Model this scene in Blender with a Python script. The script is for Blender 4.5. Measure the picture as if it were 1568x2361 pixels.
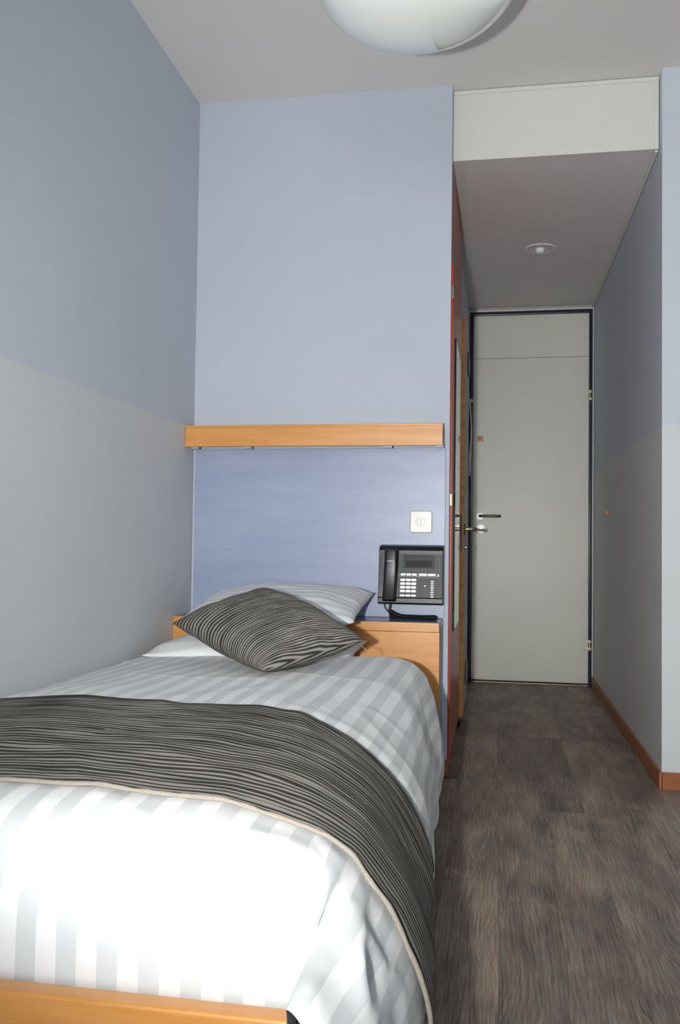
import bpy, bmesh, math, random
from mathutils import Vector, Matrix, noise, Euler
random.seed(7)
for o in list(bpy.data.objects): bpy.data.objects.remove(o)
S = bpy.context.scene
C = S.collection
PI = math.pi

# ---------------------------------------------------------------- camera, light, exposure
YAW, PITCH, ROLL, F, CAMH = 0.1739, 0.0326, -0.0127, 2049.9, 0.9501
cam_d = bpy.data.cameras.new('camera'); cam = bpy.data.objects.new('camera', cam_d); C.objects.link(cam)
cam_d.sensor_fit = 'VERTICAL'; cam_d.sensor_height = 24; cam_d.lens = F / 2361 * 24
cam_d.clip_start = .02
right = Vector((math.cos(YAW), math.sin(YAW), 0)); fw0 = Vector((-math.sin(YAW), math.cos(YAW), 0)); up0 = Vector((0, 0, 1))
fw = fw0 * math.cos(PITCH) + up0 * math.sin(PITCH); up = -fw0 * math.sin(PITCH) + up0 * math.cos(PITCH)
r2 = right * math.cos(ROLL) - up * math.sin(ROLL); u2 = right * math.sin(ROLL) + up * math.cos(ROLL)
M = Matrix((( r2.x, u2.x, -fw.x, 0), (r2.y, u2.y, -fw.y, 0), (r2.z, u2.z, -fw.z, CAMH), (0, 0, 0, 1)))
cam.matrix_world = M
S.camera = cam
S.view_settings.view_transform = 'Standard'; S.view_settings.look = 'None'
S.view_settings.gamma = 1; S.view_settings.use_curve_mapping = False
S.view_settings.exposure = -0.02

w = bpy.data.worlds.new('sky'); S.world = w; w.use_nodes = True
w.node_tree.nodes['Background'].inputs[0].default_value = (.75, .86, 1, 1)
w.node_tree.nodes['Background'].inputs[1].default_value = 1.0

def lamp(name, kind, loc, energy, color, rot=(0, 0, 0), **kw):
    d = bpy.data.lights.new(name, kind); o = bpy.data.objects.new(name, d); C.objects.link(o)
    d.energy = energy; d.color = color; o.location = loc; o.rotation_euler = rot
    for k, v in kw.items(): setattr(d, k, v)
    return o
# the camera's own flash, held upright on the left of the lens
FLASH = lamp('camera_flash', 'SPOT', (-.25, -.02, .97), 310, (1, .985, .95), (PI/2+PITCH+.12, 0, -.04), shadow_soft_size=.03, spot_size=math.radians(92), spot_blend=1.0)
# daylight coming in through the window behind the camera (area light in the window opening)
DAY = lamp('window_daylight', 'AREA', (-.15, -3.50, 1.70), 620, (.92, .96, 1), (-PI/2, 0, 0), shape='RECTANGLE', size=2.1, size_y=1.7)

# ---------------------------------------------------------------- material helpers
def srgb(r, g, b):
    f = lambda c: (c/255/12.92 if c/255 <= .04045 else ((c/255+.055)/1.055)**2.4)
    return (f(r), f(g), f(b), 1)
def mat(name):
    m = bpy.data.materials.new(name); m.use_nodes = True
    nt = m.node_tree; return m, nt, nt.nodes['Principled BSDF']
def N(nt, t, **kw):
    n = nt.nodes.new(t)
    for k, v in kw.items(): setattr(n, k, v)
    return n
def L(nt, a, b): nt.links.new(a, b)
def math_(nt, op, a, b=None, c=None):
    n = N(nt, 'ShaderNodeMath', operation=op)
    for i, v in enumerate((a, b, c)):
        if v is None: continue
        if isinstance(v, (int, float)): n.inputs[i].default_value = v
        else: L(nt, v, n.inputs[i])
    return n.outputs[0]
def mix(nt, f, a, b):
    n = N(nt, 'ShaderNodeMix', data_type='RGBA')
    for s, v in ((n.inputs[0], f), (n.inputs[6], a), (n.inputs[7], b)):
        if isinstance(v, (int, float, tuple)): s.default_value = v
        else: L(nt, v, s)
    return n.outputs[2]
def coord(nt, scale=(1, 1, 1), kind='Object', rot=(0, 0, 0)):
    t = N(nt, 'ShaderNodeTexCoord'); m = N(nt, 'ShaderNodeMapping')
    m.inputs['Scale'].default_value = scale; m.inputs['Rotation'].default_value = rot
    L(nt, t.outputs[kind], m.inputs[0]); return m.outputs[0]
def tex(nt, vec, scale, detail=3, rough=.5, dist=0):
    n = N(nt, 'ShaderNodeTexNoise'); n.inputs['Scale'].default_value = scale
    n.inputs['Detail'].default_value = detail; n.inputs['Roughness'].default_value = rough
    n.inputs['Distortion'].default_value = dist; L(nt, vec, n.inputs['Vector']); return n.outputs['Fac']
def ramp(nt, f, stops):
    n = N(nt, 'ShaderNodeValToRGB'); e = n.color_ramp.elements
    e[0].position, e[0].color = stops[0]; e[1].position, e[1].color = stops[-1]
    for p, c in stops[1:-1]:
        x = e.new(p); x.color = c
    L(nt, f, n.inputs[0]); return n.outputs[0]
def bump(nt, b, h, strength, dist=.002):
    n = N(nt, 'ShaderNodeBump'); n.inputs['Strength'].default_value = strength; n.inputs['Distance'].default_value = dist
    L(nt, h, n.inputs['Height']); L(nt, n.outputs[0], b.inputs['Normal'])
def setp(b, rough=.5, metal=0, spec=.5, coat=0):
    b.inputs['Roughness'].default_value = rough; b.inputs['Metallic'].default_value = metal
    b.inputs['Specular IOR Level'].default_value = spec; b.inputs['Coat Weight'].default_value = coat
def plain(name, col, rough=.5, metal=0, spec=.5, var=.04, vs=8, coat=0):
    m, nt, b = mat(name); setp(b, rough, metal, spec, coat)
    n = tex(nt, coord(nt), vs, 3)
    d = tuple(c*(1-var) for c in col[:3])+(1,); u = tuple(min(1, c*(1+var)) for c in col[:3])+(1,)
    L(nt, ramp(nt, n, [(.3, d), (.7, u)]), b.inputs['Base Color']); return m

def wallpaper(name, low, high=None, zb=1.425, axis='x'):
    m, nt, b = mat(name); setp(b, .62, 0, .35)
    co = coord(nt)
    if high:
        s = N(nt, 'ShaderNodeSeparateXYZ'); L(nt, co, s.inputs[0])
        g = math_(nt, 'GREATER_THAN', s.outputs[2], zb)
        col = mix(nt, g, low, high)
    else:
        col = low
    n = tex(nt, coord(nt, (1, 1, 1)), 2.2, 3)
    v = ramp(nt, n, [(.3, (.965, .965, .965, 1)), (.7, (1, 1, 1, 1))])
    mm = N(nt, 'ShaderNodeMix', data_type='RGBA', blend_type='MULTIPLY'); mm.inputs[0].default_value = 1
    if isinstance(col, tuple): mm.inputs[6].default_value = col
    else: L(nt, col, mm.inputs[6])
    L(nt, v, mm.inputs[7]); L(nt, mm.outputs[2], b.inputs['Base Color'])
    f = tex(nt, coord(nt, (130, 130, 330)), 1, 2, .6)
    bump(nt, b, f, .5, .0012)
    return m

def wood(name, c1, c2, c3, rot=(0, 0, 0), rough=.32, scale=1.0, var=1):
    m, nt, b = mat(name); setp(b, rough, 0, .5)
    co = coord(nt, (1.2*scale, 14*scale, 14*scale), rot=rot)
    a = tex(nt, co, 1.6, 6, .6, .6)
    f = tex(nt, coord(nt, (6, 160, 160), rot=rot), 1.5, 3, .6)
    mm = math_(nt, 'ADD', math_(nt, 'MULTIPLY', a, .75), math_(nt, 'MULTIPLY', f, .25))
    L(nt, ramp(nt, mm, [(.34, c1), (.5, c2), (.66, c3)]), b.inputs['Base Color'])
    bump(nt, b, f, .08, .0005)
    return m

MT = {}
BLUE_HI = srgb(198, 206, 217); GREY_LO = srgb(209, 212, 214)
MT['wall_two'] = wallpaper('two tone wallpaper', GREY_LO, BLUE_HI)
MT['wall_blue'] = wallpaper('blue wallpaper', srgb(184, 192, 205))
MT['white_paint'] = plain('white paint', srgb(214, 214, 208), .5, var=.01)
MT['ceiling'] = plain('ceiling paint', srgb(226, 224, 220), .8, spec=.2, var=.02, vs=2)
MT['soffit'] = plain('soffit paint', srgb(222, 217, 216), .7, spec=.25, var=.02)
MT['door_white'] = plain('pale grey door laminate', srgb(220, 219, 208), .38, var=.02, vs=3)
MT['navy'] = plain('navy gloss paint', srgb(24, 29, 54), .2, var=.1)
MT['beech'] = wood('beech veneer', srgb(196, 132, 66), srgb(208, 145, 78), srgb(218, 158, 92))
MT['beech_side'] = wood('beech veneer across', srgb(190, 124, 58), srgb(203, 138, 70), srgb(214, 150, 84), rot=(0, 0, PI/2))
MT['base_wood'] = wood('skirting wood', srgb(140, 82, 42), srgb(152, 92, 50), srgb(164, 104, 60), rot=(0, 0, PI/2), rough=.4)
MT['base_wood_x'] = wood('skirting wood across', srgb(140, 82, 42), srgb(152, 92, 50), srgb(164, 104, 60), rough=.4)
MT['orange_edge'] = wood('worn orange door edge', srgb(206, 132, 52), srgb(228, 158, 72), srgb(238, 182, 104), rot=(0, PI/2, 0), rough=.45)
MT['red'] = plain('brick red laminate', srgb(182, 82, 54), .3, var=.06)
MT['red_edge'] = plain('orange red edging', srgb(176, 52, 28), .5, spec=.2)
MT['blue_lam'] = plain('blue laminate', srgb(90, 104, 140), .22, var=.08, vs=20)
MT['carcass'] = plain('pale blue carcass board', srgb(160, 168, 184), .4)
MT['chrome'] = plain('brushed steel', srgb(176, 168, 152), .28, 1, var=.05)
MT['dark_steel'] = plain('bronze steel', srgb(120, 112, 98), .42, 1, var=.05)
MT['glint_white'] = plain('polished rosette', srgb(250, 246, 228), .25, 0, var=.02)  # flash reflection on the door rosettes put into a near-white, non-metal base colour
MT['switch'] = plain('ivory plastic', srgb(206, 204, 196), .3, var=.01)
MT['black_pl'] = plain('black plastic', srgb(15, 16, 17), .36, var=.1)
MT['dark_pl'] = plain('graphite plastic', srgb(50, 52, 54), .5, var=.06)
MT['black_gloss'] = plain('black gloss', srgb(10, 10, 11), .4, spec=.25)
MT['lcd'] = plain('lcd', srgb(30, 28, 25), .5, spec=.2)
MT['key'] = plain('white keys', srgb(240, 243, 245), .35, var=.01)
MT['keyred'] = plain('white keys with red print', srgb(236, 226, 228), .35, var=.03, vs=400)
MT['brown_plate'] = plain('brown hinge plate', srgb(88, 66, 54), .4)
MT['seam'] = plain('dark seam', srgb(84, 74, 62), .7)
MT['glass_white'] = plain('opal glass', srgb(240, 246, 242), .06, var=.01, coat=.6)
MT['cloth_white'] = plain('white card', srgb(206, 210, 208), .6)
MT['dark_gap'] = plain('dark void', srgb(26, 24, 22), .8)
MT['paper'] = plain('sticker paper', srgb(196, 186, 168), .5)
MT['red_ink'] = plain('red ink', srgb(196, 36, 24), .5)
MT['caulk'] = plain('white caulk', srgb(224, 226, 228), .4)
MT['green_glint'] = plain('green glint on glass edge', srgb(10, 150, 90), .1)
MT['mattress'] = plain('mattress ticking', srgb(210, 210, 208), .8)
m, nt, b = mat('mirror'); setp(b, .02, 1); b.inputs['Base Color'].default_value = (.82, .84, .82, 1); MT['mirror'] = m
m, nt, b = mat('window glass'); setp(b, 0, 0); b.inputs['Transmission Weight'].default_value = 1; b.inputs['IOR'].default_value = 1.45; MT['glass'] = m

# blue stained wood panel, grain along x with cathedral figures
m, nt, b = mat('blue stained wood'); setp(b, .38, 0, .5)
co = coord(nt, (1.5, 9, 9))
wv = N(nt, 'ShaderNodeTexWave', wave_type='RINGS', rings_direction='Y'); L(nt, coord(nt, (1.1, 1, 7.5)), wv.inputs[0])
wv.inputs['Scale'].default_value = 5; wv.inputs['Distortion'].default_value = 9; wv.inputs['Detail'].default_value = 2; wv.inputs['Detail Scale'].default_value = .7
fine = tex(nt, coord(nt, (10, 200, 320)), 1, 3, .6)
big = tex(nt, co, 1.5, 4, .6)
v = math_(nt, 'ADD', math_(nt, 'MULTIPLY', wv.outputs['Fac'], .14), math_(nt, 'ADD', math_(nt, 'MULTIPLY', fine, .24), math_(nt, 'MULTIPLY', big, .62)))
L(nt, ramp(nt, v, [(.3, srgb(138, 149, 176)), (.5, srgb(147, 158, 184)), (.7, srgb(158, 168, 190))]), b.inputs['Base Color'])
MT['blue_wood'] = m

# vinyl plank floor
m, nt, b = mat('grey brown plank vinyl'); setp(b, .5, 0, .4)
tc = N(nt, 'ShaderNodeTexCoord'); sp = N(nt, 'ShaderNodeSeparateXYZ'); L(nt, tc.outputs['Object'], sp.inputs[0])
PW = .152
row = math_(nt, 'FLOOR', math_(nt, 'DIVIDE', math_(nt, 'ADD', sp.outputs[0], 3.04 - .012), PW))
wn = N(nt, 'ShaderNodeTexWhiteNoise', noise_dimensions='1D'); L(nt, row, wn.inputs['W'])
ys = math_(nt, 'ADD', sp.outputs[1], math_(nt, 'MULTIPLY', wn.outputs['Value'], 1.22))
col = math_(nt, 'FLOOR', math_(nt, 'DIVIDE', ys, 1.22))
cb = N(nt, 'ShaderNodeCombineXYZ'); L(nt, row, cb.inputs[0]); L(nt, col, cb.inputs[1])
wn2 = N(nt, 'ShaderNodeTexWhiteNoise', noise_dimensions='2D'); L(nt, cb.outputs[0], wn2.inputs['Vector'])
off = N(nt, 'ShaderNodeVectorMath', operation='SCALE'); L(nt, wn2.outputs['Color'], off.inputs[0]); off.inputs['Scale'].default_value = 40
ad = N(nt, 'ShaderNodeVectorMath', operation='ADD'); L(nt, tc.outputs['Object'], ad.inputs[0]); L(nt, off.outputs[0], ad.inputs[1])
def st(sx, sy):
    mp = N(nt, 'ShaderNodeMapping'); mp.inputs['Scale'].default_value = (sx, sy, 1); L(nt, ad.outputs[0], mp.inputs[0]); return mp.outputs[0]
warp = tex(nt, st(5, 1.6), 1, 3, .55)
kn = N(nt, 'ShaderNodeTexVoronoi'); kn.inputs['Scale'].default_value = 1; L(nt, st(6.5, 2.2), kn.inputs['Vector'])
kd = kn.outputs['Distance']
sx2 = N(nt, 'ShaderNodeSeparateXYZ'); L(nt, ad.outputs[0], sx2.inputs[0])
near = math_(nt, 'POWER', math_(nt, 'MAXIMUM', math_(nt, 'SUBTRACT', 1.0, math_(nt, 'MULTIPLY', kd, 1.7)), 0.0), 1.5)
ph = math_(nt, 'ADD', math_(nt, 'MULTIPLY', sx2.outputs[0], 560.0), math_(nt, 'ADD', math_(nt, 'MULTIPLY', warp, 60.0), math_(nt, 'MULTIPLY', near, 26.0)))
grain = math_(nt, 'ADD', math_(nt, 'MULTIPLY', math_(nt, 'SINE', ph), .5), .5)
fineg = tex(nt, st(260, 7), 1, 4, .65)
blot = tex(nt, st(9, 3.2), 1, 4, .6)
crk = tex(nt, st(22, 1.1), 1, 3, .5, .4)
crack = math_(nt, 'LESS_THAN', math_(nt, 'ABSOLUTE', math_(nt, 'SUBTRACT', crk, .36)), .004)
val = math_(nt, 'ADD', math_(nt, 'ADD', math_(nt, 'MULTIPLY', grain, .05), math_(nt, 'MULTIPLY', fineg, .43)),
            math_(nt, 'ADD', math_(nt, 'MULTIPLY', blot, .42), math_(nt, 'MULTIPLY', wn2.outputs['Value'], .10)))
c = ramp(nt, val, [(.38, srgb(84, 75, 69)), (.5, srgb(128, 114, 104)), (.62, srgb(168, 151, 136))])
hue = ramp(nt, tex(nt, st(30, 9), 1, 3), [(.4, (.95, 1.0, 1.03, 1)), (.6, (1.05, 1, .95, 1))])
mm = N(nt, 'ShaderNodeMix', data_type='RGBA', blend_type='MULTIPLY'); mm.inputs[0].default_value = 1; L(nt, c, mm.inputs[6]); L(nt, hue, mm.inputs[7])
c = mix(nt, math_(nt, 'MULTIPLY', crack, .6), mm.outputs[2], srgb(38, 34, 33))
c = mix(nt, math_(nt, 'MULTIPLY', math_(nt, 'LESS_THAN', kd, .045), .45), c, srgb(46, 40, 37))
fx = math_(nt, 'FRACT', math_(nt, 'DIVIDE', math_(nt, 'ADD', sp.outputs[0], 3.04 - .012), PW))
fy = math_(nt, 'FRACT', math_(nt, 'DIVIDE', ys, 1.22))
seam = math_(nt, 'MAXIMUM', math_(nt, 'LESS_THAN', fx, .008), math_(nt, 'LESS_THAN', fy, .0014))
c = mix(nt, math_(nt, 'MULTIPLY', seam, .5), c, srgb(52, 47, 45))
L(nt, c, b.inputs['Base Color'])
bump(nt, b, math_(nt, 'ADD', math_(nt, 'MULTIPLY', fineg, .6), math_(nt, 'MULTIPLY', grain, .3)), .35, .0008)
MT['floor'] = m

# satin stripe linen, stripes follow UV
def satin(name, axis, period, duty=.5, lo=srgb(206, 210, 212), hi=srgb(230, 232, 233)):
    m, nt, b = mat(name); setp(b, .72, 0, .3)
    uv = N(nt, 'ShaderNodeUVMap'); s = N(nt, 'ShaderNodeSeparateXYZ'); L(nt, uv.outputs[0], s.inputs[0])
    f = math_(nt, 'FRACT', math_(nt, 'DIVIDE', math_(nt, 'ADD', s.outputs[axis], 10), period))
    g = math_(nt, 'LESS_THAN', f, duty)
    L(nt, mix(nt, g, hi, lo), b.inputs['Base Color'])
    L(nt, math_(nt, 'SUBTRACT', .78, math_(nt, 'MULTIPLY', g, .25)), b.inputs['Roughness'])
    b.inputs['Sheen Weight'].default_value = .1
    mp = N(nt, 'ShaderNodeMapping'); mp.inputs['Scale'].default_value = (5, 9, 1); mp.inputs['Rotation'].default_value = (0, 0, .6); L(nt, uv.outputs[0], mp.inputs[0])
    n = tex(nt, mp.outputs[0], 1.6, 5, .55, .8)
    bump(nt, b, n, .3, .004)
    return m
MT['duvet'] = satin('striped satin duvet', 0, .060)
MT['pillow'] = satin('striped satin pillow', 1, .046)
MT['pillow_low'] = plain('white pillow cotton', srgb(230, 231, 232), .8)

def wavy(name, period=.0125, bend=0.0, wob=.014, freq=3.2, tm=2.05):
    m, nt, b = mat(name); setp(b, .85, 0, .2)
    uv = N(nt, 'ShaderNodeUVMap'); s = N(nt, 'ShaderNodeSeparateXYZ'); L(nt, uv.outputs[0], s.inputs[0])
    def nz(sx, sy, sc, det=2):
        mp = N(nt, 'ShaderNodeMapping'); mp.inputs['Scale'].default_value = (sx, sy, 1); L(nt, uv.outputs[0], mp.inputs[0]); return tex(nt, mp.outputs[0], sc, det)
    g = math_(nt, 'SUBTRACT', s.outputs[1], math_(nt, 'MULTIPLY', math_(nt, 'MULTIPLY', s.outputs[0], s.outputs[0]), bend))
    g = math_(nt, 'ADD', g, math_(nt, 'MULTIPLY', nz(1, 1.6, freq), wob*2))
    g = math_(nt, 'ADD', g, math_(nt, 'MULTIPLY', nz(1, 6, freq*2.5, 1), wob*.55))
    sn = math_(nt, 'ADD', math_(nt, 'MULTIPLY', math_(nt, 'SINE', math_(nt, 'MULTIPLY', g, 2*PI/period)), .5), .5)
    thr = math_(nt, 'ADD', .52-tm/2, math_(nt, 'MULTIPLY', nz(1.0, 8, 4.2, 1), tm))
    d = math_(nt, 'SUBTRACT', sn, thr)
    f = math_(nt, 'MINIMUM', math_(nt, 'MAXIMUM', math_(nt, 'MULTIPLY_ADD', d, 7.0, .5), 0.0), 1.0)
    wv = nz(900, 900, 1, 2)
    tp = ramp(nt, wv, [(.3, srgb(124, 120, 113)), (.7, srgb(170, 165, 157))])
    L(nt, mix(nt, f, srgb(56, 56, 53), tp), b.inputs['Base Color'])
    bump(nt, b, wv, .4, .0006)
    return m
MT['runner'] = wavy('wavy striped weave', .0160, 0, .034, 2.4)
MT['cushion'] = wavy('wavy striped cushion weave', .0165, .30, .014, 4.6, 1.5)
MT['hem'] = plain('taupe hem', srgb(138, 131, 121), .85, var=.12, vs=300)

# ---------------------------------------------------------------- mesh helpers
def tag(o, label=None, cat=None, group=None, kind=None):
    if label: o['label'] = label
    if cat: o['category'] = cat
    if group: o['group'] = group
    if kind: o['kind'] = kind
    return o
def empty(name, loc=(0, 0, 0)):
    o = bpy.data.objects.new(name, None); o.empty_display_size = .05; C.objects.link(o); o.location = loc; return o
def link(name, bm, m, parent=None, smooth=False, ang=None):
    me = bpy.data.meshes.new(name); bmesh.ops.recalc_face_normals(bm, faces=bm.faces) if not smooth == 'keep' else None
    bm.to_mesh(me); bm.free()
    o = bpy.data.objects.new(name, me); C.objects.link(o)
    for mm in (m if isinstance(m, (list, tuple)) else [m]): me.materials.append(MT[mm])
    if smooth:
        for p in me.polygons: p.use_smooth = True
        if ang:
            me.set_sharp_from_angle(angle=math.radians(ang))
            wn_ = o.modifiers.new('normals', 'WEIGHTED_NORMAL'); wn_.keep_sharp = True; wn_.weight = 100
    if parent:
        # parts are built in world space; keep them there
        base = parent; off = Vector((0, 0, 0))
        while base: off += base.location; base = base.parent
        me.transform(Matrix.Translation(-off)); o.parent = parent
    return o
def bx(bm, x0, x1, y0, y1, z0, z1, bev=0, seg=2, mi=0):
    vs = [bm.verts.new((x, y, z)) for x in (x0, x1) for y in (y0, y1) for z in (z0, z1)]
    fs = [bm.faces.new([vs[i] for i in f]) for f in ((0, 1, 3, 2), (4, 6, 7, 5), (0, 4, 5, 1), (2, 3, 7, 6), (0, 2, 6, 4), (1, 5, 7, 3))]
    for f in fs: f.material_index = mi
    bmesh.ops.recalc_face_normals(bm, faces=fs)
    if bev:
        es = {e for f in fs for e in f.edges}
        bmesh.ops.bevel(bm, geom=list(es), offset=bev, segments=seg, affect='EDGES', profile=.5)
    return bm
def box(name, m, parent, x0, x1, y0, y1, z0, z1, bev=0, seg=2):
    return link(name, bx(bmesh.new(), x0, x1, y0, y1, z0, z1, bev, seg), m, parent, smooth=bool(bev), ang=40)
def cyl(bm, p, q, r, r2=None, n=24, bev=0):
    p, q = Vector(p), Vector(q); d = (q-p); a = d.normalized(); t = a.orthogonal().normalized(); s = a.cross(t)
    r2 = r if r2 is None else r2; prof = [(0, r), (1, r2)]
    rings = []
    if bev: ln = d.length; prof = [(0, r-bev), (bev/ln, r), (1-bev/ln, r2), (1, r2-bev)]
    for k, rr in prof:
        rings.append([bm.verts.new(p + d*k + (t*math.cos(2*PI*i/n)+s*math.sin(2*PI*i/n))*rr) for i in range(n)])
    for A, B in zip(rings, rings[1:]):
        for i in range(n): bm.faces.new((A[i], A[(i+1) % n], B[(i+1) % n], B[i]))
    bm.faces.new(list(reversed(rings[0]))); bm.faces.new(rings[-1]); return bm
def tube(bm, pts, r, n=10, rf=None):
    pts = [Vector(p) for p in pts]; rings = []; t0 = None
    for i, p in enumerate(pts):
        a = (pts[min(i+1, len(pts)-1)] - pts[max(i-1, 0)]).normalized()
        if t0 is None: t = a.orthogonal().normalized()
        else: t = (t0 - a*t0.dot(a)).normalized()
        t0 = t; s = a.cross(t); rr = rf(i/(len(pts)-1)) if rf else r
        rings.append([bm.verts.new(p + (t*math.cos(2*PI*k/n)+s*math.sin(2*PI*k/n))*rr) for k in range(n)])
    for A, B in zip(rings, rings[1:]):
        for i in range(n): bm.faces.new((A[i], A[(i+1) % n], B[(i+1) % n], B[i]))
    bm.faces.new(list(reversed(rings[0]))); bm.faces.new(rings[-1]); return bm
def lathe(bm, prof, cx, cy, n=64):
    rings = []
    for r, z in prof:
        if r < 1e-5: rings.append([bm.verts.new((cx, cy, z))])
        else: rings.append([bm.verts.new((cx+r*math.cos(2*PI*i/n), cy+r*math.sin(2*PI*i/n), z)) for i in range(n)])
    for A, B in zip(rings, rings[1:]):
        for i in range(n):
            j = (i+1) % n
            if len(A) == 1 and len(B) == 1: continue
            if len(A) == 1: bm.faces.new((A[0], B[i], B[j]))
            elif len(B) == 1: bm.faces.new((A[i], A[j], B[0]))
            else: bm.faces.new((A[i], A[j], B[j], B[i]))
    return bm
def struct(name, m, *b, **kw):
    o = box(name, m, None, *b, **kw); tag(o, kind='structure'); return o

# ---------------------------------------------------------------- the setting
XL, XP, XR, YB, YR, YD, H, HS = -1.29, -.19, .642, 3.669, 3.659, 6.157, 2.856, 2.56
XW, YW = 2.3, -3.6   # right wall and rear wall of the room (out of frame)
tag(struct('floor', 'floor', XL-.1, XW+.1, YW-.1, YD+.3, -.1, 0), 'grey brown wood plank vinyl floor')
tag(struct('ceiling', 'ceiling', XL-.1, XW+.1, YW-.1, YD+.3, H, H+.1), 'plain light grey ceiling')
tag(struct('wall_left', 'wall_two', XL-.1, XL, YW, YB, 0, H), 'left wall papered blue above and pale grey below')
tag(struct('wall_alcove', 'wall_blue', XL-.1, XP, YB, YB+.08, 0, H), 'blue papered wall behind the bed')
tag(struct('wall_corner', 'wall_two', XR, XW+.1, YR, YR+.1, 0, H), 'pale wall face at the far right of the room')
tag(struct('wall_hall_right', 'wall_two', XR, XR+.1, YR+.1, YD+.2, 0, H), 'right wall of the entrance hall')
box_side = struct('wall_hall_left', 'wall_two', -.30, -.196, YB+.08, YD+.2, 0, H); tag(box_side, 'left wall of the entrance hall')
tag(struct('wall_right', 'wall_two', XW, XW+.1, YW, YR, 0, H), 'right wall of the room')
bm = bmesh.new()   # rear wall with a window opening
WX0, WX1, WZ0, WZ1 = -1.25, .95, .8, 2.6
bx(bm, XL-.1, WX0, YW-.1, YW, 0, H); bx(bm, WX1, XW+.1, YW-.1, YW, 0, H); bx(bm, WX0, WX1, YW-.1, YW, 0, WZ0); bx(bm, WX0, WX1, YW-.1, YW, WZ1, H)
tag(link('wall_rear', bm, 'wall_two'), 'rear wall with the window', kind='structure')
win = empty('window_1', ((WX0+WX1)/2, YW, WZ0)); tag(win, 'white framed window behind the camera', kind='structure')
bm = bmesh.new()
for a in ((WX0, WX0+.06, WZ0, WZ1), (WX1-.06, WX1, WZ0, WZ1), (WX0, WX1, WZ0, WZ0+.06), (WX0, WX1, WZ1-.06, WZ1), (-.18, -.12, WZ0, WZ1)):
    bx(bm, a[0], a[1], YW-.08, YW-.02, a[2], a[3])
link('window_frame', bm, 'white_paint', win)
box('window_pane', 'glass', win, WX0+.06, WX1-.06, YW-.055, YW-.05, WZ0+.06, WZ1-.06)
# soffit over the entrance hall, with its thin cover strips
SX0, YF = -.181, 3.722
box('ceiling_soffit', 'soffit', None, SX0-.0145, XR-.001, YF+.012, YD+.02, HS, H-.001); tag(bpy.data.objects['ceiling_soffit'], 'lowered ceiling box above the entrance hall', kind='structure')
o = box('trim_1', 'white_paint', None, SX0-.004, XR-.002, YF, YF+.012, HS-.004, H-.002); tag(o, 'white front panel of the lowered hall ceiling', kind='structure')
bm = bmesh.new()
bx(bm, SX0-.004, XR-.002, YF-.005, YF, H-.020, H-.003, .0015); bx(bm, SX0-.004, SX0+.012, YF-.002, YF, HS-.004, H-.020, .0008)
bx(bm, XR-.022, XR-.003, YF-.006, YF, HS-.006, H-.020, .0015)
tag(link('trim_2', bm, 'white_paint', smooth=True, ang=40), 'white cover strip round the front panel above the hall', kind='structure')
bm = bmesh.new(); bx(bm, XR-.016, XR-.002, YF+.012, YD, HS-.012, HS-.0005, .002); bx(bm, SX0, SX0+.035, YF+.012, YD, HS-.003, HS-.0005, .001)
bx(bm, SX0, XR-.016, YD-.02, YD, HS-.005, HS-.0005, .001)
tag(link('trim_3', bm, 'white_paint', smooth=True, ang=40), 'thin white strips under the lowered hall ceiling', kind='structure')
box('trim_4', 'wall_two', None, -.196, SX0-.004, YB+.08, YB+.55, 2.575, H-.002); tag(bpy.data.objects['trim_4'], 'blue papered filler beside the lowered ceiling', kind='structure')
# entry wall: narrow border around the door
bm = bmesh.new(); bx(bm, -.196, XR, YD, YD+.1, 2.537, H); bx(bm, -.196, -.186, YD, YD+.1, 0, 2.537); bx(bm, .634, XR, YD, YD+.1, 0, 2.537); bx(bm, -.3, XR+.1, YD+.1, YD+.2, 0, H)
tag(link('wall_entry', bm, 'white_paint'), 'white wall border round the entrance door', kind='structure')
def base(name, m, lab, *b): tag(box(name, m, None, *b, bev=.003), lab, kind='structure')
base('baseboard_hall_right', 'base_wood', 'brown wooden skirting along the right hall wall', XR-.012, XR, YR-.012, YD-.002, 0, .068)
base('baseboard_corner', 'base_wood_x', 'wooden skirting on the wall at far right', XR+.001, XW, YR-.012, YR, 0, .068)
base('baseboard_hall_left', 'base_wood', 'brown wooden skirting along the left hall wall', -.196, -.186, 5.62, YD-.06, 0, .06)
base('baseboard_alcove', 'base_wood', 'short wooden skirting at the partition end behind the bed', -.25, -.184, YB-.012, YB+.002, 0, .068)

# entrance door
door = empty('door_1', ((-.184+.632)/2, YD, 0)); tag(door, 'pale grey entrance door in a navy frame at the end of the hall', kind='structure')
bm = bmesh.new()
bx(bm, -.185, -.160, YD-.015, YD+.08, 0, 2.536, .004); bx(bm, .612, .633, YD-.015, YD+.08, 0, 2.536, .004); bx(bm, -.185, .633, YD-.0152, YD+.08, 2.513, 2.5362, .004)
link('door_frame', bm, 'navy', door, smooth=True, ang=40)
tube_bm = tube(bmesh.new(), [(-.178, YD-.018, .0), (-.178, YD-.018, 1.25), (-.178, YD-.018, 2.5)], .007, 12)
link('frame_moulding', tube_bm, 'navy', door, smooth=True, ang=60)
box('door_leaf', 'door_white', door, -.160, .611, YD+.002, YD+.045, .022, 2.2155, .0015)
box('top_panel', 'door_white', door, -.160, .611, YD+.002, YD+.045, 2.2175, 2.512, .0015)
box('threshold', 'dark_steel', door, -.165, .612, YD-.004, YD+.05, 0, .012, .002)
box('panel_gap', 'seam', door, -.160, .611, YD+.006, YD+.04, 2.213, 2.220)
box('caulk_line', 'caulk', door, .6335, .6375, YD-.004, YD-.0005, .06, 2.54)
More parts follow.
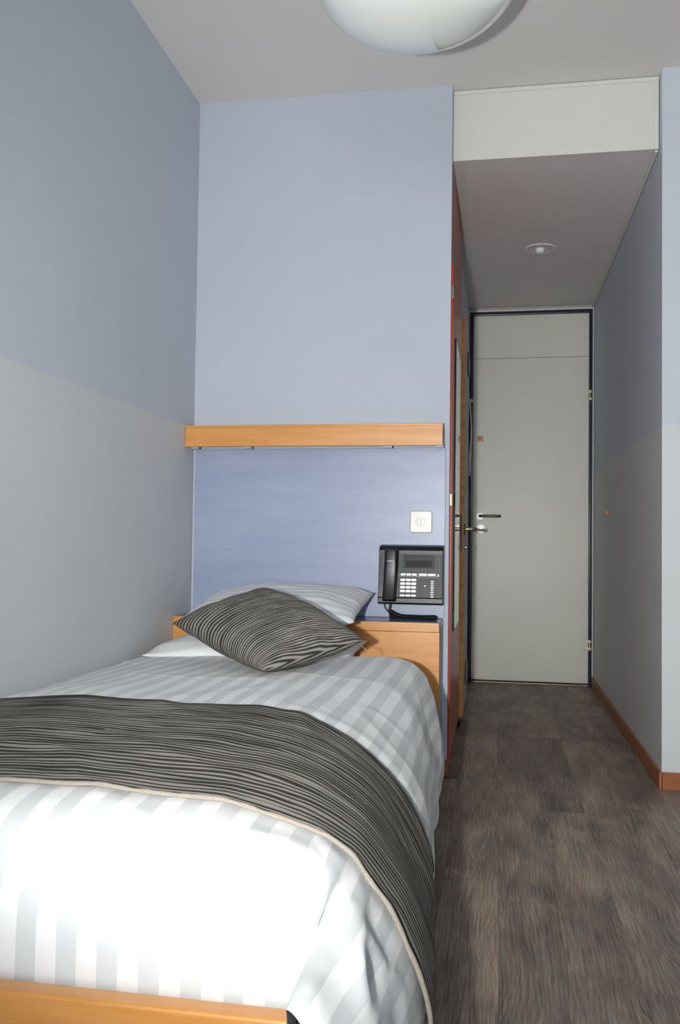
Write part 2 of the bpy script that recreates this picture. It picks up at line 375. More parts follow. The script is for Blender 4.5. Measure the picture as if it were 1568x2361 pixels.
for z in (1.95, .278):
    hg = link('hinge', cyl(bmesh.new(), (.618, YD-.020, z-.036), (.618, YD-.020, z+.036), .009, bev=.001), 'chrome', door, smooth=True, ang=50)
    bm = bmesh.new(); bx(bm, .598, .616, YD-.003, YD+.002, z-.036, z-.012, .001); bx(bm, .598, .616, YD-.003, YD+.002, z+.012, z+.036, .001); bx(bm, .606, .628, YD-.030, YD-.010, z-.034, z-.014, .002); bx(bm, .606, .628, YD-.030, YD-.010, z+.014, z+.034, .002)
    link('hinge_plate', bm, 'chrome', hg, smooth=True, ang=40)
def rosette(px, pz, r, y0, parent, m='glint_white'):
    return link('rosette', cyl(bmesh.new(), (px, y0, pz), (px, y0-.008, pz), r, bev=.002, n=40), m, parent, smooth=True, ang=50)
hx, hz = -.108, 1.132
ro = rosette(hx, hz, .026, YD+.002, door)
bm = tube(bmesh.new(), [(hx, YD-.004, hz), (hx, YD-.035, hz), (hx+.004, YD-.046, hz), (hx+.014, YD-.052, hz), (hx+.06, YD-.054, hz), (hx+.118, YD-.054, hz), (hx+.128, YD-.050, hz), (hx+.132, YD-.042, hz)], .0095, 16)
link('lever', bm, 'dark_steel', ro, smooth=True, ang=60)
ro = rosette(hx+.006, 1.046, .032, YD+.002, door)
link('lock_knob', cyl(bmesh.new(), (hx+.008, YD-.006, 1.052), (hx+.008, YD-.020, 1.052), .013, bev=.002), 'chrome', ro, smooth=True, ang=50)
link('lock_core', cyl(bmesh.new(), (hx+.008, YD-.020, 1.052), (hx+.008, YD-.022, 1.052), .006), 'glint_white', ro, smooth=True, ang=50)
bm = bmesh.new(); bx(bm, hx-.020, hx+.034, YD-.0085, YD-.0060, 1.034, 1.039, .001); link('lock_slot', bm, 'dark_steel', ro)

# sticker on the entrance door
st_ = empty('warning_sticker', (-.110, YD, 1.664)); tag(st_, 'small square sticker with a red cross on the entrance door', 'sticker')
sx, sz, sr = -.110, 1.664, .0205
box('paper', 'paper', st_, sx-sr, sx+sr, YD, YD+.0016, sz-sr, sz+sr)
bm = bmesh.new()
for a in ((-sr, sr, -sr, -sr+.0018), (-sr, sr, sr-.0018, sr), (-sr, -sr+.0018, -sr, sr), (sr-.0018, sr, -sr, sr)): bx(bm, sx+a[0], sx+a[1], YD-.0006, YD, sz+a[2], sz+a[3])
link('border', bm, 'red_ink', st_)
for s in (-1, 1):
    bm = bx(bmesh.new(), -.0185, .0185, -.0012, 0, -.0022, .0022)
    bmesh.ops.transform(bm, matrix=Matrix.Translation((sx, YD, sz)) @ Matrix.Rotation(s*PI/4, 4, 'Y'), verts=bm.verts)
    link('cross_bar', bm, 'red_ink', st_)
bm = bx(bmesh.new(), sx-.017, sx-.006, YD-.0005, YD, sz-.002, sz+.002); link('symbol', bm, 'black_pl', st_)

# ---------------------------------------------------------------- wardrobe with mirror, at the left of the hall
wd = empty('wardrobe', (-.19, 4.2, 0)); tag(wd, 'tall brick red wardrobe front with a mirror beside the bed partition', 'wardrobe')
box('panel', 'red', wd, -.1955, -.1892, YB+.081, 4.72, .02, 2.56)
dr = box('door', 'red', wd, -.1892, -.182, YB+.012, 4.62, .055, 2.11, .0006)
box('door_edge', 'red_edge', dr, -.1885, -.1835, YB+.004, YB+.012, .055, 2.11)
for z in (1.985, 1.125):
    link('hinge', bx(bmesh.new(), -.189, -.177, YB-.001, YB+.006, z-.026, z+.026, .0015), 'dark_steel', dr)
mi = box('mirror', 'mirror', wd, -.182, -.1760, 3.905, 4.35, .57, 1.84)
box('mirror_edge', 'black_gloss', mi, -.182, -.1755, 3.895, 3.905, .565, 1.843)
box('glint_strip', 'green_glint', mi, -.1805, -.1752, 3.893, 3.896, .60, .645)  # small green box painting in the glint on the mirror's glass edge

# ---------------------------------------------------------------- bathroom door, ajar
bd = empty('door_2', (-.19, 5.1, 0)); tag(bd, 'door at the left of the hall seen edge on with orange edge', kind='structure')
lf = box('door_leaf', 'wall_two', bd, -.1955, -.1685, 4.762, 5.46, .03, 2.15, .001)
box('door_edge', 'orange_edge', lf, -.200, -.1665, 4.745, 4.762, .03, 2.15, .002)
for z in (1.99, .21):
    box('hinge_plate', 'brown_plate', bd, -.1685, -.1580, 5.10, 5.30, z-.06, z+.05, .001)
ro = link('rosette', cyl(bmesh.new(), (-.1685, 4.80, 1.022), (-.1605, 4.80, 1.022), .031, bev=.002, n=32), 'dark_steel', bd, smooth=True, ang=50)
bm = tube(bmesh.new(), [(-.170, 4.80, 1.022), (-.125, 4.80, 1.022), (-.112, 4.806, 1.022), (-.106, 4.82, 1.022), (-.106, 4.92, 1.022)], .010, 16)
link('lever', bm, 'chrome', ro, smooth=True, ang=60)
link('key_rosette', cyl(bmesh.new(), (-.1685, 4.80, .925), (-.1535, 4.80, .925), .011, bev=.001), 'chrome', bd, smooth=True, ang=50)
box('lock_plate', 'hem', lf, -.190, -.176, 4.743, 4.746, .90, 1.10)
box('door_stopper', 'dark_gap', None, -.196, -.176, 4.66, 4.70, 0, .02); tag(bpy.data.objects['door_stopper'], 'small dark stopper on the floor below the orange edged door', 'door stopper')
# card hanging from a hook beside the entrance door
hk = link('wall_hook', cyl(bmesh.new(), (-.196, 6.02, 1.905), (-.158, 6.02, 1.905), .008, .011, bev=.002), 'caulk', None, smooth=True, ang=50)
tag(hk, 'small white hook on the wall beside the entrance door', 'hook')
bm = bmesh.new(); n = 14; rows = []
for i in range(n+1):
    z = 1.90 - .50*i/n; rows.append([bm.verts.new((-.1790 + .012*math.sin(i/n*PI)**2 + .003*math.sin(j*1.3+i*.5), 5.86+.22*j/6 - .03*(1-i/n)*(3-j)/3, z)) for j in range(7)])
for A, B in zip(rows, rows[1:]):
    for j in range(6): bm.faces.new((A[j], A[j+1], B[j+1], B[j]))
o = link('hanging_sheet', bm, 'cloth_white', None, smooth=True); sd = o.modifiers.new('t', 'SOLIDIFY'); sd.thickness = .0025
tag(o, 'limp white sheet hanging from the hook beside the entrance door', 'sheet')
# peg on the right hall wall
o = link('wall_peg', bx(bmesh.new(), XR-.014, XR, 5.36, 5.40, 1.118, 1.148, .005, 3), 'beech', None, smooth=True, ang=50)
tag(o, 'tiny brown wooden peg on the right hall wall', 'peg')

# ---------------------------------------------------------------- recessed downlight
dl = empty('ceiling_downlight', (.226, 4.915, HS)); tag(dl, 'small round recessed spotlight in the lowered hall ceiling', 'ceiling light')
R = .083
def ring(prof, name, m, par): return link(name, lathe(bmesh.new(), prof, .226, 4.915, 48), m, par, smooth=True, ang=40)
ring([(R-.014, HS+.0001), (R-.014, HS-.004), (R-.004, HS-.006), (R, HS-.001), (R, HS+.0001)], 'trim_ring', 'caulk', dl)
ring([(R-.014, HS-.0045), (R-.028, HS-.0018), (.001, HS-.0012)], 'reflector', 'white_paint', dl)
bl = ring([(0, HS-.030), (.012, HS-.029), (.022, HS-.024), (.027, HS-.015), (.026, HS-.004), (.022, HS-.001)], 'bulb', 'glass_white', dl)

# ---------------------------------------------------------------- pendant lamp, opal bowl
LD = 2.47; lx, lz0 = -.0945*LD, .9501+.5690*LD+.04
LR = .298
lp = empty('pendant_lamp', (lx, LD, lz0)); tag(lp, 'glossy white glass bowl lamp hanging from the ceiling at the top', 'pendant lamp')
prof = []
for i in range(33):
    a = PI/2*i/32; prof.append((LR*math.sin(a)**.93 if i else 0, lz0 + .185*(1-math.cos(a)**.95)))
prof += [(LR-.004, lz0+.188), (LR-.012, lz0+.187), (LR-.02, lz0+.17)]
for i in range(12): prof.append(((LR-.02)*(1-(i+1)/12), lz0+.17-.02*(i+1)/12))
link('glass_bowl', lathe(bmesh.new(), prof, lx, LD, 128), 'glass_white', lp, smooth=True, ang=70)
link('rod', cyl(bmesh.new(), (lx, LD, lz0+.14), (lx, LD, H-.02), .007), 'chrome', lp, smooth=True, ang=50)
link('ceiling_rose', cyl(bmesh.new(), (lx, LD, H-.03), (lx, LD, H), .05, bev=.005), 'white_paint', lp, smooth=True, ang=50)

# ---------------------------------------------------------------- blue wall panel, shelf, headboard box
box('wall_panel', 'blue_wood', None, XL+.012, -.206, YB-.014, YB, .641, 1.338, .001)
tag(bpy.data.objects['wall_panel'], 'blue stained wood grain panel on the wall above the bed head', 'wall panel')
sh = empty('wall_shelf', ((XL-.21)/2, YB, 1.338)); tag(sh, 'long beech shelf on the wall above the blue panel', 'shelf')
box('fascia', 'beech', sh, XL+.001, -.212, 3.553, 3.572, 1.338, 1.4165, .0015)
box('top_board', 'beech', sh, XL+.001, -.212, 3.5545, YB, 1.4165, 1.427, .0012)
box('bottom_board', 'beech', sh, XL+.02, -.230, 3.59, YB, 1.352, 1.365)
for x in (-1.27, -1.04, -.45, -.212-.03):
    box('bracket', 'carcass', sh, x, x+.032, 3.575, 3.60, 1.331, 1.352)
hb = empty('headboard', ((XL-.21)/2, 3.55, 0)); tag(hb, 'beech headboard box with a blue ledge behind the pillows', 'headboard')
box('carcass', 'carcass', hb, XL+.002, -.2115, 3.466, YB-.002, .02, .622)
box('ledge', 'blue_lam', hb, XL+.002, -.2115, 3.466, YB-.002, .622, .639, .001)
box('edge_strip', 'beech', hb, XL+.002, -.212, 3.448, 3.466, .602, .6385, .003)
box('front_panel', 'beech', hb, XL+.002, -.212, 3.450, 3.466, .30, .6015, .001)

# light switch
sw = empty('light_switch', (-.303, YB-.014, 1.033)); tag(sw, 'square ivory double light switch above the telephone', 'light switch')
cx, cz, hs, yw = -.303, 1.033, .0455, YB-.014
def rounded(bm, cx, cz, w_, h_, r, y0, y1, bev=0, n=6, tilt=None):
    pts = []
    for sx_, sz_, a0 in ((1, 1, 0), (-1, 1, 90), (-1, -1, 180), (1, -1, 270)):
        for k in range(n+1):
            a = math.radians(a0+90*k/n); pts.append((cx+sx_*(w_/2-r)+r*math.cos(a), cz+sz_*(h_/2-r)+r*math.sin(a)))
    rings = [[bm.verts.new((x, y0, z)) for x, z in pts]]
    if bev:
        rings.append([bm.verts.new((x, y1+bev, z)) for x, z in pts])
        rings.append([bm.verts.new((cx+(x-cx)*(1-bev*.6/(w_/2)), y1+bev*.25, cz+(z-cz)*(1-bev*.6/(h_/2)))) for x, z in pts])
        rings.append([bm.verts.new((cx+(x-cx)*(1-bev*1.6/(w_/2)), y1, cz+(z-cz)*(1-bev*1.6/(h_/2)))) for x, z in pts])
    else: rings.append([bm.verts.new((x, y1, z)) for x, z in pts])
    for A, B in zip(rings, rings[1:]):
        for i in range(len(A)): bm.faces.new((A[i], A[(i+1) % len(A)], B[(i+1) % len(A)], B[i]))
    bm.faces.new(list(reversed(rings[0]))); bm.faces.new(rings[-1]); return bm
link('cover_plate', rounded(bmesh.new(), cx, cz, .091, .091, .009, yw, yw-.011, .003), 'switch', sw, smooth=True, ang=40)
bm = bmesh.new()
n = 40; rr = [[bm.verts.new((cx+r*math.cos(2*PI*i/n), y, cz+r*math.sin(2*PI*i/n))) for i in range(n)] for r, y in ((.0245, yw-.0105), (.0240, yw-.0125), (.0215, yw-.0125), (.0205, yw-.0112))]
for A, B in zip(rr, rr[1:]):
    for i in range(n): bm.faces.new((A[i], A[(i+1) % n], B[(i+1) % n], B[i]))
link('ring', bm, 'switch', sw, smooth=True, ang=50)
for s in (-1, 1):
    rk = link('rocker', rounded(bmesh.new(), cx+s*.0072, cz, .0135, .027, .002, yw-.010, yw-.0145-(.0015 if s > 0 else 0), .001), 'switch', sw, smooth=True, ang=40)
    link('screw', cyl(bmesh.new(), (cx, yw-.010, cz+s*.0195), (cx, yw-.0130, cz+s*.0195), .0028, n=16), 'switch', sw, smooth=True, ang=40)

# ---------------------------------------------------------------- telephone
ph_ = empty('telephone', (-.335, YB-.014, .70)); tag(ph_, 'black desk telephone with white keys mounted on the blue panel', 'telephone')
U = .262/1290
yb, yt, ybm = YB-.014, 3.585, 3.560     # wall, top front plane, bottom front plane
def fy(zc):      # front face plane, tilted out towards the bottom
    k = (zc-.700)/.235; return ybm + (yt-ybm)*k
def P_(zx, zy): return (-.4635 + (zx-125)*U*.985 + (1350-zy)*U*-.010, .938 - (zy-140)*.2345/1190)
bm = bmesh.new()
prof = [(yb, .703), (ybm-.002, .700), (ybm-.006, .707), (ybm-.006, .724), (ybm, .728), (fy(.90), .895), (yt-.002, .915), (yt+.012, .932), (yb, .938)]
for side in (0,):
    xs = (-.4665, -.4645, -.2090, -.2070); rings = []
    for x in xs:
        ins = .0025 if x in (xs[0], xs[3]) else 0
        cy_ = sum(p[0] for p in prof)/len(prof); cz_ = sum(p[1] for p in prof)/len(prof)
        rings.append([bm.verts.new((x, p[0]+(ins if p[0] < yb-.001 else 0), p[1]-(ins if p[1] > cz_ else -ins))) for p in prof])
    for A, B in zip(rings, rings[1:]):
        for i in range(len(A)): bm.faces.new((A[i], A[(i+1) % len(A)], B[(i+1) % len(A)], B[i]))
    bm.faces.new(rings[0]); bm.faces.new(list(reversed(rings[-1])))
link('base', bm, 'black_pl', ph_, smooth=True, ang=25)
def slab(name, m, par, zx0, zx1, zy0, zy1, lift, thick=.003, r=.0012, bev=.0005):
    x0, z1 = P_(zx0, zy0); x1, z0 = P_(zx1, zy1); cxx, czz = (x0+x1)/2, (z0+z1)/2
    bm = rounded(bmesh.new(), 0, 0, abs(x1-x0), abs(z1-z0), min(r, abs(z1-z0)/2.01, abs(x1-x0)/2.01), thick, 0, bev)
    ang = math.atan2(yt-ybm, .235)
    bmesh.ops.transform(bm, matrix=Matrix.Translation((cxx, fy(czz)-lift, czz)) @ Matrix.Rotation(-ang, 4, 'X'), verts=bm.verts)
    return link(name, bm, m, par, smooth=True, ang=40)
slab('left_cradle', 'dark_pl', ph_, 140, 262, 330, 1205, .002, .008, .002)
slab('cradle_slot', 'black_pl', ph_, 200, 250, 300, 690, .003, .004, .001)
fp = slab('face_plate', 'dark_pl', ph_, 520, 1400, 330, 1250, .003, .012, .003)
dp = slab('display', 'black_gloss', ph_, 628, 1235, 352, 612, .0045, .004, .003)
slab('lcd_window', 'lcd', dp, 672, 1188, 462, 590, .0055, .002, .001)
slab('display_line', 'dark_pl', dp, 632, 1225, 430, 440, .0055, .002, .0001, .0001)
slab('key_bar', 'black_pl', ph_, 510, 1320, 706, 800, .0042, .004, .006)
card = slab('card_slot', 'black_pl', ph_, 955, 1155, 842, 1195, .0034, .003, .001)
slab('card_insert', 'dark_pl', card, 961, 1149, 849, 1188, .0038, .003, .001)
x, z = P_(1058, 968)
link('card_knob', cyl(bmesh.new(), (x, fy(z)+.001, z), (x, fy(z)-.008, z), .003, .0024, n=16), 'chrome', card, smooth=True, ang=50)
box('panel_line', 'black_pl', ph_, *[q for q in (P_(1338, 0)[0]-.0004, P_(1338, 0)[0]+.0004)], 3.5685, 3.585, P_(0, 700)[1], P_(0, 360)[1]) if False else slab('panel_line', 'black_pl', ph_, 1336, 1341, 362, 700, .0034, .002, .0001, .0001)
K = []
def key(a, b_, c_, d_, m='key', nm='key'): K.append(slab(nm, m, ph_, a, b_, c_, d_, .0072, .005, .0035, .0008))
for a, b_ in ((568, 668), (680, 782), (793, 892), (935, 1097), (1110, 1266)): key(a, b_, 718, 765, nm='function_key')
key(1314, 1336, 725, 785, nm='status_light')
for r_, (c_, d_) in enumerate(((825, 878), (900, 953), (975, 1028), (1050, 1103), (1145, 1188))):
    for a, b_ in ((562, 665), (674, 777), (783, 886)): key(a-r_*2, b_-r_*2, c_, d_, nm='number_key')
for k in range(8):
    key(1171-k, 1236-k, 858+44.5*k, 886+44.5*k, 'keyred' if k % 2 == 0 else 'key', nm='speed_dial_key')
# handset
bm = bmesh.new(); n = 26; rings = []
xa, _ = P_(246, 0); xb, _ = P_(532, 0)
for i in range(n+1):
    t = i/n; zy = 225+(1290-225)*t; z = P_(0, zy)[1]
    out = .030 + .010*abs(2*t-1)**2 - .004*math.sin(PI*t)
    e = 1 if 0 < i < n else .6
    xs0, xs1 = xa-.0055*t, xb-.006*t
    cxx = (xs0+xs1)/2; hw = (xs1-xs0)/2*(1 if 0 < i < n else .93)
    ringp = []
    for k in range(17):
        a = PI*k/16; ringp.append(bm.verts.new((cxx-hw*math.copysign(abs(math.cos(a))**.45, math.cos(a)), fy(z)-out*e*abs(math.sin(a))**.5+.004, z)))
    rings.append(ringp)
for A, B in zip(rings, rings[1:]):
    for k in range(16): bm.faces.new((A[k], A[k+1], B[k+1], B[k]))
    bm.faces.new((A[16], A[0], B[0], B[16]))
bm.faces.new(rings[0]); bm.faces.new(list(reversed(rings[-1])))
hset = link('handset', bm, 'black_pl', ph_, smooth=True, ang=50)
# maker's mark on the handset
cu = bpy.data.curves.new('logo', 'FONT'); cu.body = 'UNIFY'; cu.size = .0088; cu.extrude = .0002; cu.align_x = 'CENTER'; cu.space_character = 1.05
tmp = bpy.data.objects.new('logo_text', cu); C.objects.link(tmp)
bpy.context.view_layer.update()
me = bpy.data.meshes.new_from_object(tmp.evaluated_get(bpy.context.evaluated_depsgraph_get())); bpy.data.objects.remove(tmp)
lg = bpy.data.objects.new('logo', me); C.objects.link(lg); me.materials.clear(); me.materials.append(MT['key'])
x, z = P_(380, 482)
me.transform(Matrix.Translation(Vector((x, fy(z)-.0345, z)) - ph_.location) @ Matrix.Rotation(PI/2-.05, 4, 'X') @ Matrix.Diagonal((1.15, .8, 1, 1))); lg.parent = hset
# coiled cord lying on the ledge plus the thin line lead
path = []
def bez(pts, n):
    out = []
    for i in range(len(pts)-1):
        p0 = Vector(pts[max(i-1, 0)]); p1 = Vector(pts[i]); p2 = Vector(pts[i+1]); p3 = Vector(pts[min(i+2, len(pts)-1)])
        for k in range(n):
            t = k/n; out.append(.5*((2*p1)+(-p0+p2)*t+(2*p0-5*p1+4*p2-p3)*t*t+(-p0+3*p1-3*p2+p3)*t**3))
    out.append(Vector(pts[-1])); return out
x0, _ = P_(360, 0)
link('cord_lead', tube(bmesh.new(), bez([(x0, 3.585, .712), (x0-.001, 3.585, .69), (x0-.004, 3.585, .672), (x0+.002, 3.583, .668)], 8), .0038, 10), 'black_pl', ph_, smooth=True)
core = bez([(-.418, 3.583, .670), (-.395, 3.580, .658), (-.365, 3.578, .6505), (-.32, 3.577, .6485), (-.27, 3.578, .6485), (-.243, 3.584, .6485), (-.240, 3.600, .6485), (-.26, 3.612, .6485), (-.33, 3.615, .6485), (-.40, 3.612, .6485), (-.422, 3.602, .6485)], 60)
hel = []; 
for i, p in enumerate(core):
    t = (core[min(i+1, len(core)-1)]-core[max(i-1, 0)]).normalized(); u_ = Vector((0, 0, 1)); s_ = t.cross(u_).normalized(); u_ = s_.cross(t)
    a = i/len(core)*2*PI*92; hel.append(p + (u_*math.cos(a)+s_*math.sin(a))*.0055)
hel2 = []
for i in range(len(core)*3-2):
    f_ = i/3; k = int(f_); q = f_-k; p = core[k].lerp(core[min(k+1, len(core)-1)], q)
    t = (core[min(k+1, len(core)-1)]-core[max(k-1, 0)]).normalized(); s_ = t.cross(Vector((0, 0, 1))).normalized(); u_ = s_.cross(t)
    a = f_/len(core)*2*PI*92; hel2.append(p + (u_*math.cos(a)+s_*math.sin(a))*.0058)
link('coiled_cord', tube(bmesh.new(), hel2, .0022, 6), 'black_pl', ph_, smooth=True)
link('line_cable', tube(bmesh.new(), bez([(-.437, 3.60, .712), (-.445, 3.60, .698), (-.442, 3.60, .682), (-.430, 3.60, .666), (-.415, 3.605, .652), (-.40, 3.62, .645)], 10), .0019, 8), 'black_pl', ph_, smooth=True)

# ---------------------------------------------------------------- bed
FZ = .338; FY0, FY1 = 1.125, 1.158
bed = empty('bed', (-.77, 2.3, 0)); tag(bed, 'single beech bed with a low footboard against the left wall', 'bed')
bm = bx(bmesh.new(), -1.285, -.256, FY0, FY1, .02, FZ, .006, 3)
link('footboard', bm, 'beech', bed, smooth=True, ang=45)
link('footboard_end', bx(bmesh.new(), -.256, -.250, FY0+.002, FY1-.002, .02, FZ-.003, .002), 'dark_steel', bed, smooth=True, ang=45)
box('side_rail', 'beech_side', bed, -.275, -.255, FY1, 3.448, .14, .30, .002)
box('side_rail', 'beech_side', bed, -1.285, -1.268, FY1, 3.448, .14, .30, .002)
for x in (-1.24, -.32):
    for y in (1.25, 3.35): box('leg', 'beech_side', bed, x-.025, x+.025, y-.025, y+.025, 0, .14, .003)
mt = box('mattress', 'mattress', bed, -1.265, -.278, 1.27, 3.44, .22, .455, .03, 4)

# duvet cross-sections (x, z) at stations along the bed
def resample(p, n):
    p = [Vector((a, b_)) for a, b_ in p]; d = [0]
    for a, b_ in zip(p, p[1:]): d.append(d[-1]+(b_-a).length)
    out = []; k = 0
    for i in range(n):
        s = d[-1]*i/(n-1)
        while k < len(d)-2 and d[k+1] < s: k += 1
        q = (s-d[k])/(d[k+1]-d[k]); out.append(p[k].lerp(p[k+1], min(1, q)))
    for it in range(3):
        out = [out[0]]+[(out[i-1]+out[i]*2+out[i+1])/4 for i in range(1, n-1)]+[out[-1]]
    return out
NS = 180
TOPL = [(-1.282, .43), (-1.28, .50), (-1.25, .530)]
SEC = {
 1.35: TOPL+[(-1.1, .540), (-.95, .545), (-.796, .546), (-.615, .548), (-.498, .540), (-.427, .536), (-.357, .525), (-.301, .508), (-.26, .488), (-.22, .461), (-.186, .418), (-.152, .369), (-.126, .308), (-.112, .255), (-.108, .205), (-.112, .165), (-.13, .145), (-.165, .14)],
 1.97: TOPL+[(-1.166, .553), (-1.022, .568), (-.945, .571), (-.805, .564), (-.699, .561), (-.606, .565), (-.524, .567), (-.423, .552), (-.373, .532), (-.324, .508), (-.275, .473), (-.236, .437), (-.206, .401), (-.182, .36), (-.167, .328), (-.153, .277), (-.145, .231), (-.141, .185), (-.15, .15), (-.185, .14)],
 3.0: TOPL+[(-1.14, .535), (-1.0, .54), (-.801, .548), (-.6, .556), (-.452, .562), (-.348, .559), (-.275, .540), (-.231, .50), (-.201, .429), (-.179, .329), (-.168, .244), (-.166, .185), (-.172, .15), (-.20, .14)]}
R_ = {k: resample(v, NS) for k, v in SEC.items()}
def section(y):
    if y <= 1.35: return R_[1.35]
    if y >= 3.0: return R_[3.0]
    a, b_ = (1.35, 1.97) if y < 1.97 else (1.97, 3.0)
    t = (y-a)/(b_-a); t = t*t*(3-2*t)
    return [p.lerp(q, t) for p, q in zip(R_[a], R_[b_])]
def arc(sec):
    d = [0]
    for p, q in zip(sec, sec[1:]): d.append(d[-1]+(q-p).length)
    return d
AR = arc(R_[1.97])
def nrm(sec, i):
    t = sec[min(i+1, NS-1)]-sec[max(i-1, 0)]; t.normalize(); return Vector((-t.y, 0, t.x))   # outward
def wob(x, y, z, s): return noise.noise(Vector((x*s, y*s, z*s)))
def duvet_disp(i, y, p):
    s = AR[i]; side = max(0, min(1, (s-1.0)/.2))
    d = .007*wob(s, y, 0, 3.5) + .0010*wob(s*.8+y*.6, y*.8-s*.6, 4, 8)
    # drape folds on the hanging side
    d += side*.006*wob(s*1.5, y*1.2, 6, 3.0) + side*.003*math.sin(y*13+3*wob(s, y, 2, 2))
    # crumples round the foot corner
    fc = max(0, 1-abs(y-1.18)/.22)*max(0, 1-abs(s-1.12)/.26)
    rid = 1-abs(noise.noise(Vector((s*11+y*5, y*8-s*4, 7.3))))*2.2
    d += fc*(.032*rid-.014) + fc*.006*(1-abs(noise.noise(Vector((s*26, y*14+s*9, 2.2))))*2.5)
    # creases of the loose linen
    cr = 1-abs(noise.noise(Vector((s*3.2+y*1.5, y*4.2, 1.7))))*5
    d += .0035*max(0, cr)
    return d
bm = bmesh.new(); uvl = bm.loops.layers.uv.new('UVMap')
YE0, YE1 = 1.36, 3.0
ys_ = [3.055, 3.052, 3.045, 3.035, 3.02]
rows = []; meta = []
def top_end(t):   # shrink factor at head edge, t 0..1
    return t
n_mid = 110
stations = [('head', k/6) for k in range(6)] + [('mid', 3.0-(3.0-YE0)*k/n_mid) for k in range(n_mid+1)] + [('foot', (k+1)/26) for k in range(26)]
for kind, v in stations:
    row_ = []
    if kind == 'head':
        a = PI/2*(1-v); y = 3.0+.045*math.sin(a); sec = section(3.0); depth = .05*(1-math.cos(a))
    elif kind == 'mid': y = v; sec = section(y); depth = 0
    else: sec = section(1.35)
    for i, p in enumerate(sec):
        s = AR[i]
        if kind == 'foot':
            # top tucks down behind the footboard, side flap wraps past the corner
            top = max(0, min(1, (1.160-s)/.045)); top = top*top*(3-2*top)
            a = PI/2*min(1, v*1.25)
            yt_ = YE0 - .185*math.sin(a)**.8; dz = .175*(1-math.cos(a)**.85) + max(0, v-.8)/.2*.10
            if v > .8: yt_ += .0
            ptop = Vector((p.x, yt_+.004, max(.20, p.y-dz)))
            a2 = PI/2*v; yf = YE0 - .30*math.sin(a2)
            shrink = (1-math.cos(a2)); nn = nrm(sec, i)
            ps = Vector((p.x, yf, p.y)) - nn*.06*shrink
            groove = math.exp(-((s-1.143)/.019)**2)*.070*min(1, v*1.6)
            P = ps.lerp(ptop, top) - nn*groove
            P += nn*duvet_disp(i, P.y, p)*(1-.2*v)
            if top > .5 : P.y = max(P.y, FY1+.006)
            elif P.y < FY1+.02: P.x = max(P.x, -.244)
            uvv = (s, YE0 - v*.3)
        else:
            nn = nrm(sec, i); P = Vector((p.x, y, p.y)) - nn*depth + nn*duvet_disp(i, y, p)
            uvv = (s, y)
        P.x = max(P.x, XL+.006)
        row_.append((bm.verts.new(P), uvv))
    rows.append(row_)
for A, B in zip(rows, rows[1:]):
    for i in range(NS-1):
        f_ = bm.faces.new((A[i][0], B[i][0], B[i+1][0], A[i+1][0]))
        for lp_, q in zip(f_.loops, (A[i], B[i], B[i+1], A[i+1])): lp_[uvl].uv = q[1]
dv = link('duvet', bm, 'duvet', None, smooth=True)
tag(dv, 'white satin striped duvet spread over the bed', 'duvet')
sm = dv.modifiers.new('sub', 'SUBSURF'); sm.levels = 1; sm.render_levels = 1

# runner lies on the duvet
bm = bmesh.new(); uvl = bm.loops.layers.uv.new('UVMap'); NV = 44; rows = []
NR = NS-14
near_e, far_e = [], []
for k in range(NV+1):
    row_ = []
    for i in range(NR):
        s = AR[i]; v = k/NV
        yn = 1.352 + .006*wob(s, 0, 9, 5); yf = 1.965 + .010*wob(s, 3, 9, 2.5)
        y = yn + (yf-yn)*v
        sec = section(y); p = sec[i]; nn = nrm(sec, i)
        off = .011 + .003*wob(s*1.5, y, 5, 5)
        sd_ = max(0, (s-1.08))
        off += sd_*.035*(1+math.sin(y*24+1.2))*.5
        P = Vector((p.x, y, p.y)) + nn*(duvet_disp(i, y, p)+off)
        if P.z > .235 or i < NS//2: hang_x, hang_z, hang_i = P.x, P.z, i; uu = s
        else:
            q = i-hang_i; uu = AR[hang_i]+q*.0075
            P.x = hang_x + min(1, q/14)*.008*math.sin(y*24+1.2) - q*.0002; P.z = hang_z - q*.0075
        P.x = max(P.x, XL+.012)
        if k in (0,): near_e.append(P.copy())
        if k == NV: far_e.append(P.copy())
        row_.append((bm.verts.new(P), (uu, y)))
    rows.append(row_)
for A, B in zip(rows, rows[1:]):
    for i in range(NR-1):
        f_ = bm.faces.new((A[i][0], A[i+1][0], B[i+1][0], B[i][0]))
        for lp_, q in zip(f_.loops, (A[i], A[i+1], B[i+1], B[i])): lp_[uvl].uv = q[1]
rn = empty('bed_runner', (-.7, 1.66, .56)); tag(rn, 'dark wavy striped runner draped across the foot of the bed', 'bed runner')
o = link('cloth', bm, 'runner', rn, smooth=True); sd = o.modifiers.new('t', 'SOLIDIFY'); sd.thickness = .004; sd.offset = -1
link('hem', tube(bmesh.new(), [p+Vector((0, -.002, -.001)) for p in near_e], .0042, 8, rf=lambda t: .0042*(1+.35*noise.noise(Vector((t*60, 0, 0))))), 'hem', rn, smooth=True)
link('seam', tube(bmesh.new(), far_e, .0022, 8), 'runner', rn, smooth=True)

